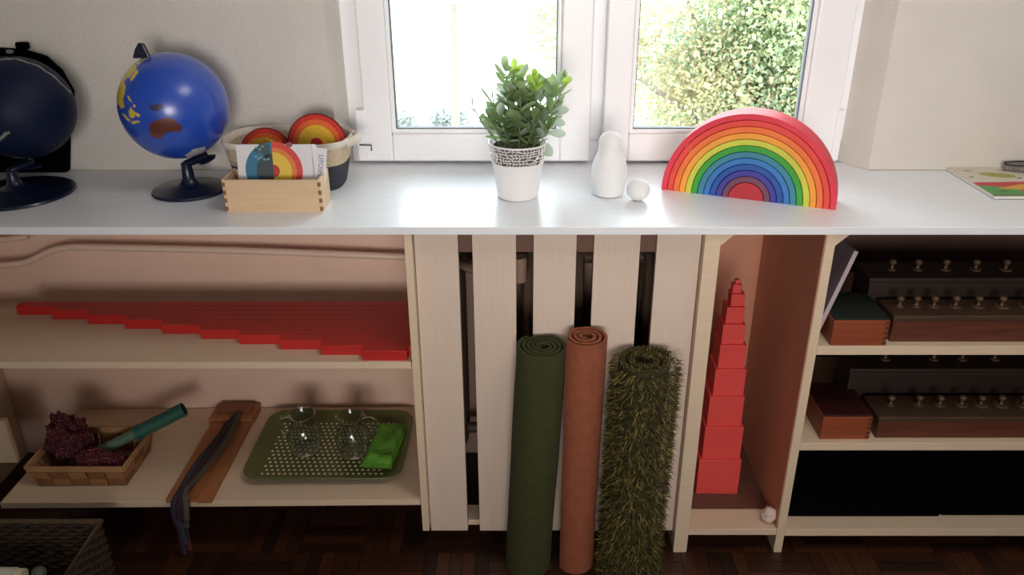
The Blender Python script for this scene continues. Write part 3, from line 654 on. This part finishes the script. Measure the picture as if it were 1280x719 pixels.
pl = MB(); bs = Vector((.261, 1.527, .001)); axx = Vector((.010, .002, .584))
def blade(p, d, L_, w):
    s = d.cross(Vector((random.uniform(-1, 1), random.uniform(-1, 1), random.uniform(-1, 1)))).normalized()*w
    bend = Vector((random.uniform(-1, 1), random.uniform(-1, 1), random.uniform(-1.6, .6)))*L_*1.0
    m_ = p+d*L_*.6+bend*.35; e = p+d*L_*.75+bend
    pl.m = random.choice((0, 0, 1, 1, 2)); pl.add([p-s, p+s, m_+s*1.1, m_-s*1.1, e], [(0, 1, 2, 3), (3, 2, 4)])
for i in range(15000):
    a = random.uniform(0, 2*PI); f = random.random()
    if math.sin(a) > .65: continue
    d = Vector((math.cos(a), math.sin(a), 0)); blade(bs+axx*f+d*.067, d, random.uniform(.008, .015), .0009)
so_, si_ = spiral(.068, .013, 2.2)
for i in range(2600):
    k = random.randrange(len(so_)); f = random.random(); x = so_[k][0]*(1-f)+si_[k][0]*f; y = so_[k][1]*(1-f)+si_[k][1]*f; a = .6
    p = bs+axx+Vector((x*math.cos(a)-y*math.sin(a), x*math.sin(a)+y*math.cos(a), 0)); blade(p, Vector((0, 0, 1)), random.uniform(.003, .007), .0008)
stuff(pl.build('pile', [mat('shag_a', '#5a4f20', .8), mat('shag_b', '#39351a', .85), mat('shag_c', '#8a7a3c', .75)], sh))
# ------------------------------------------------------------ lower left shelf: chip basket with cloths and shaker
sz = shelf2
CHIP = mat('chip_wood', '#a9764e', .6, .25, 12, .1, 60, (1, 1, 14)); CHIP2 = mat('chip_wood_dark', '#8d5f3e', .6, .25, 12, .1, 60, (14, 1, 1)); CHIPR = mat('chip_rim', '#b98f62', .55, .2, 12)
zb = sz(-1.1)+.002
t = T('chip_basket', 'shallow woven chip-wood basket with red cloths on the lower left shelf', 'basket', (-1.1, 1.71, zb))
fx0, fx1, fy0, fy1 = -1.205, -.985, 1.642, 1.790; H = .062; fo = .018
def side(p0, p1, q0, q1, name_n, nrm):
    P0 = Vector(p0); P1 = Vector(p1); Q0 = Vector(q0); Q1 = Vector(q1); nrm = Vector(nrm); n = name_n
    for i in range(n):
        for j in range(2):
            f0, f1 = (i+.03)/n, (i+.97)/n; g0, g1 = (j*.37+.01), (j*.37+.36)
            of = nrm*(.0012 if (i+j) % 2 else 0)
            c = [(P0.lerp(P1, a)).lerp(Q0.lerp(Q1, a), g)+of for a, g in ((f0, g0), (f1, g0), (f1, g1), (f0, g1))]
            q = MB(); q.add([v for v in c]+[v-nrm*.002 for v in c], [(0, 1, 2, 3), (7, 6, 5, 4), (0, 4, 5, 1), (1, 5, 6, 2), (2, 6, 7, 3), (3, 7, 4, 0)])
            q.build('woven_strip', CHIP if (i+j) % 2 else CHIP2, t)
    c = [(P0.lerp(P1, a)).lerp(Q0.lerp(Q1, a), g)+nrm*.0022 for a, g in ((0, .76), (1, .76), (1, 1.0), (0, 1.0))]
    q = MB(); q.add([v for v in c]+[v-nrm*.005 for v in c], [(0, 1, 2, 3), (7, 6, 5, 4), (0, 4, 5, 1), (1, 5, 6, 2), (2, 6, 7, 3), (3, 7, 4, 0)]); q.build('rim_strip', CHIPR, t)
lo4 = [(fx0, fy0), (fx1, fy0), (fx1, fy1), (fx0, fy1)]; hi4 = [(fx0-fo, fy0-fo*.4), (fx1+fo*.3, fy0-fo*.4), (fx1+fo*.5, fy1+fo), (fx0-fo, fy1+fo)]
for i, (n, nr_) in enumerate(((5, (0, -1, 0)), (3, (1, 0, 0)), (5, (0, 1, 0)), (3, (-1, 0, 0)))):
    a = lo4[i]; b = lo4[(i+1) % 4]; c = hi4[i]; d = hi4[(i+1) % 4]
    side((a[0], a[1], zb), (b[0], b[1], zb), (c[0], c[1], zb+H), (d[0], d[1], zb+H), n, nr_)
MB().box(fx0, fx1, fy0, fy1, zb, zb+.003).build('base_board', CHIP2, t)
CK = bpy.data.materials.new('red_dotted_cloth'); CK.use_nodes = True; nt = CK.node_tree; b = nt.nodes['Principled BSDF']; b.inputs['Roughness'].default_value = .9
tc = nt.nodes.new('ShaderNodeTexCoord'); vo = nt.nodes.new('ShaderNodeTexChecker'); vo.inputs['Scale'].default_value = 150; vo.inputs['Color1'].default_value = lin('#5e1626'); vo.inputs['Color2'].default_value = lin('#380c18')
v2 = nt.nodes.new('ShaderNodeTexVoronoi'); v2.inputs['Scale'].default_value = 170; v2.inputs['Randomness'].default_value = .1; cr = nt.nodes.new('ShaderNodeMath'); cr.operation = 'LESS_THAN'; cr.inputs[1].default_value = .25
mx = nt.nodes.new('ShaderNodeMixRGB'); mx.inputs[2].default_value = lin('#a87878')
nt.links.new(tc.outputs['Object'], vo.inputs[0]); nt.links.new(tc.outputs['Object'], v2.inputs['Vector']); nt.links.new(v2.outputs['Distance'], cr.inputs[0]); nt.links.new(cr.outputs[0], mx.inputs[0]); nt.links.new(vo.outputs[0], mx.inputs[1]); nt.links.new(mx.outputs[0], b.inputs['Base Color'])
def lump(c, sx, sy, sz_, seed, amp, name, label, m, cat, group=None, fr_=1.6):
    q = MB(); n, k = 28, 44
    prof = [(max(math.sin(PI*i/n), 1e-4), -math.cos(PI*i/n)) for i in range(n+1)]
    q.lathe(prof, k, None)
    for i, v in enumerate(q.v):
        d = 1+amp*noise.noise(v*fr_+Vector((seed, 0, 0)))+amp*.6*noise.noise(v*fr_*2.3+Vector((seed, 4, 0)))
        q.v[i] = Vector((c[0]+v.x*sx*d, c[1]+v.y*sy*d, max(c[2]+v.z*sz_*d, c[2]-sz_*.85)))
    return tag(q.build(name, m, smooth=70, loc=(c[0], c[1], c[2]-sz_*.85)), label, cat, group)
lump((-1.165, 1.735, zb+.066), .050, .040, .066, 3, .55, 'dotted_cloth', 'crumpled dark red dotted cloth bunched up tall in the chip basket', CK, 'cloth', 'red dotted cloths in the chip basket', 2.2)
lump((-1.065, 1.69, zb+.036), .072, .034, .034, 9, .35, 'dotted_cloth', 'rolled pinkish red dotted cloth along the front of the chip basket', CK, 'cloth', 'red dotted cloths in the chip basket')
TEAL = mat('teal_plastic', '#2c645a', .35, .08, 15); TEALD = mat('teal_grip', '#1f625c', .4)
p0 = Vector((-1.080, 1.735, zb+.040)); p1 = Vector((-.880, 1.80, zb+.122)); dd = (p1-p0).normalized(); Q = TR(*p0) @ dd.to_track_quat('Z', 'Y').to_matrix().to_4x4(); Ls = (p1-p0).length
t = T('teal_tube', 'teal plastic tube with a wide open end sticking out of the chip basket', 'tube', (-1.0, 1.76, zb+.04))
MB().lathe([(.012, -.03), (.0135, -.01), (.0135, Ls*.45)], 24, Q).build('thin_section', mat('teal_clear', '#6c8870', .3, .1, 20), t, smooth=True)
MB().lathe([(.0001, -.05), (.011, -.049), (.0125, -.03), (.0125, -.0)], 24, Q).build('end_tip', TEALD, t, smooth=True)
MB().lathe([(.0135, Ls*.40), (.0205, Ls*.41), (.0205, Ls*.47), (.0185, Ls*.48)], 24, Q).build('collar', TEALD, t, smooth=True)
MB().lathe([(.0140, Ls*.46), (.0185, Ls*.46), (.0190, Ls*.98), (.0195, Ls), (.0165, Ls), (.0160, Ls*.6)], 28, Q, close=True).build('wide_section', TEAL, t, smooth=True)
MB().lathe([(.0158, Ls*.7), (.0001, Ls*.7)], 24, Q).build('shade_disc', BLACK, t)  # black disc putting the shade of the open tube into colour
# ------------------------------------------------------------ braid board
zs = sz(-.8)
WB = mat('board_wood', '#a86c42', .55, .2, 10, .05, 40, (10, 1, 1))
t = T('braiding_board', 'long reddish wooden board with end block, under the dark ribbons', 'board', (-.81, 1.75, zs+.002))
MB().box(-.858, -.822, 1.571, 1.90, zs+.0015, zs+.014).build('rail', WB, t, bevel=.001)
MB().box(-.783, -.748, 1.571, 1.90, zs+.0015, zs+.014).build('rail', WB, t, bevel=.001)
MB().box(-.8218, -.7832, 1.575, 1.90, zs+.0015, zs+.008).build('base_strip', WB, t)
MB().box(-.868, -.745, 1.9005, 1.975, zs+.0015, zs+.022).build('end_block', WB, t, bevel=.002)
MB().box(-.855, -.758, 1.93, 1.972, zs+.0222, zs+.030).build('clamp_bar', mat('clamp_wood', '#8a5636', .55, .2, 10), t, bevel=.002)
rc = [('#3a2440', 'dark plum ribbon'), ('#3a4152', 'slate blue ribbon'), ('#2a1c22', 'near-black ribbon'), ('#5c2430', 'burgundy ribbon'), ('#241f2c', 'charcoal ribbon'), ('#4a4438', 'dark olive ribbon')]
endz = [.01, .045, .13, .022, .06, .10]
ex_ = [', hanging lowest', ' at the left edge of the bundle', ' ending shortest below the shelf', ', hanging in front of the others', ' on the right of the bundle', ' in the middle of the bundle']
for i, (c, l_) in enumerate(rc):
    o_ = (i-2.5)*.0065; rnd = random.Random(i); P = []
    for k in range(15):
        f = k/14; P.append((-.790+o_*(.6+.9*math.sin(PI*f)*.6)-.028*f**2+.004*math.sin(f*6+i), 1.915-f*.33, zs+.0235+.006*math.sin(f*PI)+((i*7) % 3)*.004))
    P += [(-.822+o_, 1.566-.003*(i % 3), zs+.008), (-.824+o_, 1.559-.003*(i % 3), zs-.03)]
    bt = .002+endz[i]
    P += [(-.824+o_*.8+.004*math.sin(i), 1.562-.002*(i % 3), zs-.03-(zs-.03-bt)*g) for g in (.33, .66, 1)]
    tag(MB().tube(smooth_pts(P, 4), .0075, 8, flat=.55).build('ribbon', mat('ribbon_'+str(i), c, .7, .2, 80), smooth=True, loc=(-.81, 1.57, .05)), l_+ex_[i]+', over the braiding board', 'ribbon', 'ribbons hanging over the braiding board')
# ------------------------------------------------------------ tray
zt = sz(-.5)+.003
TG = mat('tray_green', '#56602c', .4, .1, 12); TGD = mat('tray_hole', '#e6e0c4', .6)
t = T('serving_tray', 'olive green plastic serving tray with pale perforations on the lower left shelf', 'tray', (-.5, 1.81, zt))
def rr_loop(x0, x1, y0, y1, r, z_, n=6):
    P = []
    for (cx, cy, a0) in ((x1-r, y1-r, 0), (x0+r, y1-r, 90), (x0+r, y0+r, 180), (x1-r, y0+r, 270)):
        for i in range(n+1): a = math.radians(a0+90*i/n); P.append((cx+r*math.cos(a), cy+r*math.sin(a), z_))
    return P
loops = []
def hz(P, zz):   # raised handles at the short ends
    return [(x, y, z_+zz*max(0, 1-((y-1.785)/.09)**2)*(1 if abs(x+.505) > .16 else 0)) for x, y, z_ in P]
xa, xb, ya, yb = -.700, -.298, 1.632, 1.938
loops.append(rr_loop(xa+.03, xb-.03, ya+.022, yb-.022, .03, zt))
loops.append(rr_loop(xa+.008, xb-.008, ya+.006, yb-.006, .045, zt+.018))
loops.append(rr_loop(xa, xb, ya, yb, .05, zt+.019))
loops.append(rr_loop(xa+.001, xb-.001, ya+.001, yb-.001, .05, zt+.022))
loops.append(rr_loop(xa+.010, xb-.010, ya+.008, yb-.008, .044, zt+.021))
loops.append(rr_loop(xa+.034, xb-.034, ya+.026, yb-.026, .028, zt+.003))
for i in (2, 3): loops[i] = hz(loops[i], .018)
for i in (1, 4): loops[i] = hz(loops[i], .010)
vs = [p for l_ in loops for p in l_]; n = len(loops[0]); fs = []
for i in range(len(loops)-1):
    for k in range(n): fs.append((i*n+k, i*n+(k+1) % n, (i+1)*n+(k+1) % n, (i+1)*n+k))
fs += [tuple(range(n)), tuple((len(loops)-1)*n+k for k in range(n))]
MB().add(vs, fs).build('tray_body', TG, t, smooth=50)
q = MB()
for r_i in range(15):
    for c_i in range(22):
        x = -.655+c_i*.0144+(.0072 if r_i % 2 else 0); y = 1.675+r_i*.0158
        if x > xb-.05 or y > yb-.04: continue
        P = [(x+.0036*math.cos(a), y+.0036*math.sin(a)) for a in [k*PI/4+.4 for k in range(8)]]
        q.prism(P, zt+.0030, zt+.0034, 'z')
stuff(q.build('perforation', TGD, t))
GL = mat('clear_glass', '#eef6f0', .02, trans=1); 
def pitcher(x, y, label, s, ha):
    t = T('glass_jug', label, 'jug', (x, y, zt+.0036), 'glass jugs on the green tray')
    M = TR(x, y, zt+.0038)
    prof = [(.001, 0), (.026, 0), (.030, .004), (.0345, .022), (.034, .042), (.028, .058), (.0215, .070), (.0225, .080), (.028, .090), (.0265, .090), (.0205, .080), (.0195, .070), (.026, .057), (.0320, .042), (.0325, .022), (.028, .007), (.001, .005)]
    jb = MB().lathe([(r*s, z_*s) for r, z_ in prof], 36, M).build('jug_body', GL, t, smooth=True)
    P = [(math.cos(ha)*r*s, math.sin(ha)*r*s, z_*s) for r, z_ in ((.0225, .078), (.036, .080), (.050, .072), (.053, .056), (.047, .040), (.0335, .030))]
    MB().tube(smooth_pts(P, 5), .0032*s, 8, M).build('handle', GL, t, smooth=True)
    MB().tube([(.0285*s*math.cos(a), .0285*s*math.sin(a), .0905*s) for a in [k*PI/12 for k in range(24)]], .0016, 6, M, closed=True).build('rim', GL, jb, smooth=True)
pitcher(-.568, 1.775, 'small clear glass jug with its handle to the left, on the tray', 1.25, math.radians(170))
pitcher(-.440, 1.765, 'small clear glass jug beside the folded green cloth, on the tray', 1.25, math.radians(25))
CG = mat('lime_cloth', '#66a836', .9, .2, 30, .8, 120)
t = T('folded_cloth', 'bright green folded cleaning cloth on the right of the tray', 'cloth', (-.35, 1.82, zt+.0036))
def fold(z0, x0, x1, y0, y1, h, seed, rot):
    q = MB(); nx, ny = 18, 22; vs = []; fs = []
    for j in range(ny+1):
        for i in range(nx+1):
            f, g = i/nx, j/ny
            X = x0+(x1-x0)*f; Y = y0+(y1-y0)*g
            e = min(1, min(f, 1-f)*6)*min(1, min(g, 1-g)*6)
            Z = z0+h*e**.4+noise.noise(Vector((X*25, Y*25, seed)))*.014*e+.02*max(0, f-.5)*(1-abs(g-.6))
            vs.append((X+noise.noise(Vector((Y*20, seed, 0)))*.006, Y+noise.noise(Vector((X*20, seed, 1)))*.006, Z))
    o_ = len(vs); vs += [(a, b, z0) for a, b, c in vs]
    for j in range(ny):
        for i in range(nx):
            a = j*(nx+1)+i; fs.append((a, a+1, a+nx+2, a+nx+1)); fs.append((o_+a, o_+a+nx+1, o_+a+nx+2, o_+a+1))
    for i in range(nx): a = i; b = ny*(nx+1)+i; fs += [(a, o_+a, o_+a+1, a+1), (b, b+1, o_+b+1, o_+b)]
    for j in range(ny): a = j*(nx+1); b = a+nx; fs += [(a, a+nx+1, o_+a+nx+1, o_+a), (b, o_+b, o_+b+nx+1, b+nx+1)]
    return q.add(vs, fs, TR(-.355, 1.78, 0) @ Rz(rot) @ TR(.355, -1.78, 0))
fold(zt+.0045, -.402, -.318, 1.695, 1.865, .012, 1, -.12).build('lower_fold', CG, t, smooth=60)
fold(zt+.0150, -.398, -.322, 1.702, 1.870, .016, 5, -.10).build('upper_fold', CG, t, smooth=60)
# ------------------------------------------------------------ wicker basket on the floor
WK = mat('wicker', '#3c2a1c', .7, .35, 60, .3, 200); WKR = mat('wicker_rim', '#5a4836', .6, .2, 60)
X0, X1, Y0, Y1, HH = -1.40, -.958, 1.13, 1.463, .20
t = T('wicker_basket', 'dark woven wicker basket on the floor, lower left corner', 'basket', ((X0+X1)/2, (Y0+Y1)/2, 0))
corner = [(X0, Y0), (X1, Y0), (X1, Y1), (X0, Y1)]
def per(d):      # point and outward normal along the perimeter
    for i in range(4):
        a = Vector(corner[i]); b = Vector(corner[(i+1) % 4]); L_ = (b-a).length
        if d <= L_: u = (b-a)/L_; return a+u*d, Vector((u.y, -u.x))
        d -= L_
    return Vector(corner[0]), Vector((0, -1))
PL = 2*((X1-X0)+(Y1-Y0)); ns = 76
q = MB()
for c in range(17):
    P = []
    for k in range(ns*2):
        p, n_ = per((k+.5)/(ns*2)*PL); s = math.sin(PI*(k+.5)/2+(PI if c % 2 else 0)); P.append((p.x+n_.x*.0035*s, p.y+n_.y*.0035*s, .010+c*.0112))
    q.tube(P, .0048, 6, closed=True)
stuff(q.build('weave', WK, t, smooth=True))
q = MB()
for k in range(ns):
    p, n_ = per((k+.5)/ns*PL); q.tube([(p.x, p.y, .004), (p.x, p.y, HH-.004)], .0028, 5)
stuff(q.build('stake', WK, t))
q = MB(); q.tube([(x, y, HH) for x, y in [(X0, Y0), (X1, Y0), (X1, Y1), (X0, Y1)]], .007, 8, closed=True); q.build('rim', WKR, t)
MB().box(X0+.008, X1-.008, Y0+.008, Y1-.008, .002, .008).build('basket_base', WK, t)
DC = mat('dark_cloth', '#241f1a', .95, .4, 20, .6, 60)
lump((-1.18, 1.31, .080), .15, .11, .066, 21, .3, 'dark_cloth', 'dark crumpled cloth lying at the bottom of the wicker basket', DC, 'cloth')
pr_ = T('paper_roll', 'white paper roll poking up at the very corner, in the wicker basket', 'paper roll', (-1.19, 1.338, .142))
MB().tube([(-1.30, 1.338, .160), (-1.092, 1.338, .160)], .018, 20).build('roll', mat('paper_roll_white', '#cfcabd', .7), pr_, smooth=True)
MB().tube([(-1.0915, 1.338, .160), (-1.074, 1.338, .160)], .0155, 20).build('inner_core', mat('roll_core_cream', '#d6cfae', .7), pr_, smooth=True)
tag(MB().ball((-1.046, 1.345, .160), .0155, 24, 14).build('grey_ball', mat('grey_rubber', '#5b5f58', .6), smooth=True, loc=(-1.046, 1.345, .1445)), 'small grey ball beside the white roll in the wicker basket', 'ball')
# ------------------------------------------------------------ outdoors
struct(MB().box(-30, 30, 2.6, 60, -3.3, -3.2).build('yard_ground', mat('pale_paving', '#d9d9d4', .9, .06, .4)))
FOL = [leafmat('foliage_a', '#a2b18a', '#92a27a'), leafmat('foliage_b', '#bdb793', '#ada783'), leafmat('foliage_c', '#96ae94', '#869e84'), leafmat('foliage_d', '#c8bc9e', '#b8ac8e')]
BARK = mat('bark', '#857c70', .9, .3, 20)
def tree(name, label, c, rad, n, ls, seed, group=None):
    rnd = random.Random(seed); t = T(name, label, 'tree', (c[0], c[1], -3.2), group); q = MB()
    cl = [(Vector([c[i]+rnd.gauss(0, .45)*rad[i] for i in range(3)]), rnd.uniform(.25, .5), rnd.choice((0, 0, 1, 2, 3))) for _ in range(64)]
    for i in range(n):
        k, s, m_ = rnd.choice(cl); p = k+Vector((rnd.gauss(0, 1), rnd.gauss(0, 1), rnd.gauss(0, 1)))*s*.40*rad[0]
        u = Vector((rnd.gauss(0, 1), rnd.gauss(0, 1), rnd.gauss(0, 1))).normalized(); v = u.cross(Vector((rnd.gauss(0, 1), rnd.gauss(0, 1), rnd.gauss(0, 1)))).normalized()
        a = ls*rnd.uniform(.6, 1.2); q.m = m_ if rnd.random() < .8 else rnd.randrange(4)
        q.add([p, p+u*a*.5+v*a*.3, p+u*a, p+u*a*.5-v*a*.3], [(0, 1, 2, 3)])
    stuff(q.build('crown', FOL, t))
    b = MB(); b.tube([(c[0], c[1], -3.2), (c[0]+.05, c[1], c[2]-.3*rad[2]), (c[0], c[1]+.05, c[2]+.5*rad[2])], [.11*rad[0], .08*rad[0], .02], 8)
    for k, s, m_ in cl[:14]: b.tube([(c[0], c[1], c[2]-.5*rad[2]+rnd.random()*.5), k], [.03*rad[0], .008], 5)
    b.build('trunk', BARK, t, smooth=True)
tree('leafy_tree', 'pale leafy tree outside filling the right window pane', (1.95, 6.6, .1), (1.55, 1.0, 1.6), 150000, .044, 3)
tree('leafy_tree', 'light green tree seen outside at the right edge of the left pane', (.42, 9.5, 1.0), (.8, .8, .9), 3500, .07, 5)
tree('distant_tree', 'small distant tree outside, cut by the top of the left pane', (-1.3, 16.0, .55), (.8, .8, .55), 1600, .12, 8)
for i, (x, y, s) in enumerate(((-2.85, 19, .32), (-1.7, 19.3, .36), (-.55, 19, .30))):
    rnd = random.Random(40+i); q = MB()
    for k in range(900):
        a = rnd.uniform(0, 2*PI); b = math.acos(rnd.uniform(0, 1)); r = s*rnd.uniform(.75, 1)
        p = Vector((x+r*1.3*math.sin(b)*math.cos(a), y+r*math.sin(b)*math.sin(a), -3.2+r*math.cos(b))); u = Vector((rnd.gauss(0, 1), rnd.gauss(0, 1), rnd.gauss(0, 1))).normalized(); v = u.orthogonal()
        q.add([p, p+u*.07+v*.04, p+u*.14, p+u*.07-v*.04], [(0, 1, 2, 3)])
    tag(q.build('low_bush', leafmat('bush_grey', '#b4bab6', '#a4aca8'), loc=(x, y, -3.2)), ['leftmost', 'middle', 'rightmost'][i]+' low grey-green bush outside at the bottom of the left pane', 'bush', 'low bushes in the yard')
tag(MB().tube([(-.62, 15, -3.2), (-.62, 15, 3)], .02, 10).build('lamp_post', mat('post_grey', '#d0d2d2', .6), loc=(-.62, 15, -3.2)), 'thin pale grey post standing outside behind the left pane', 'post')
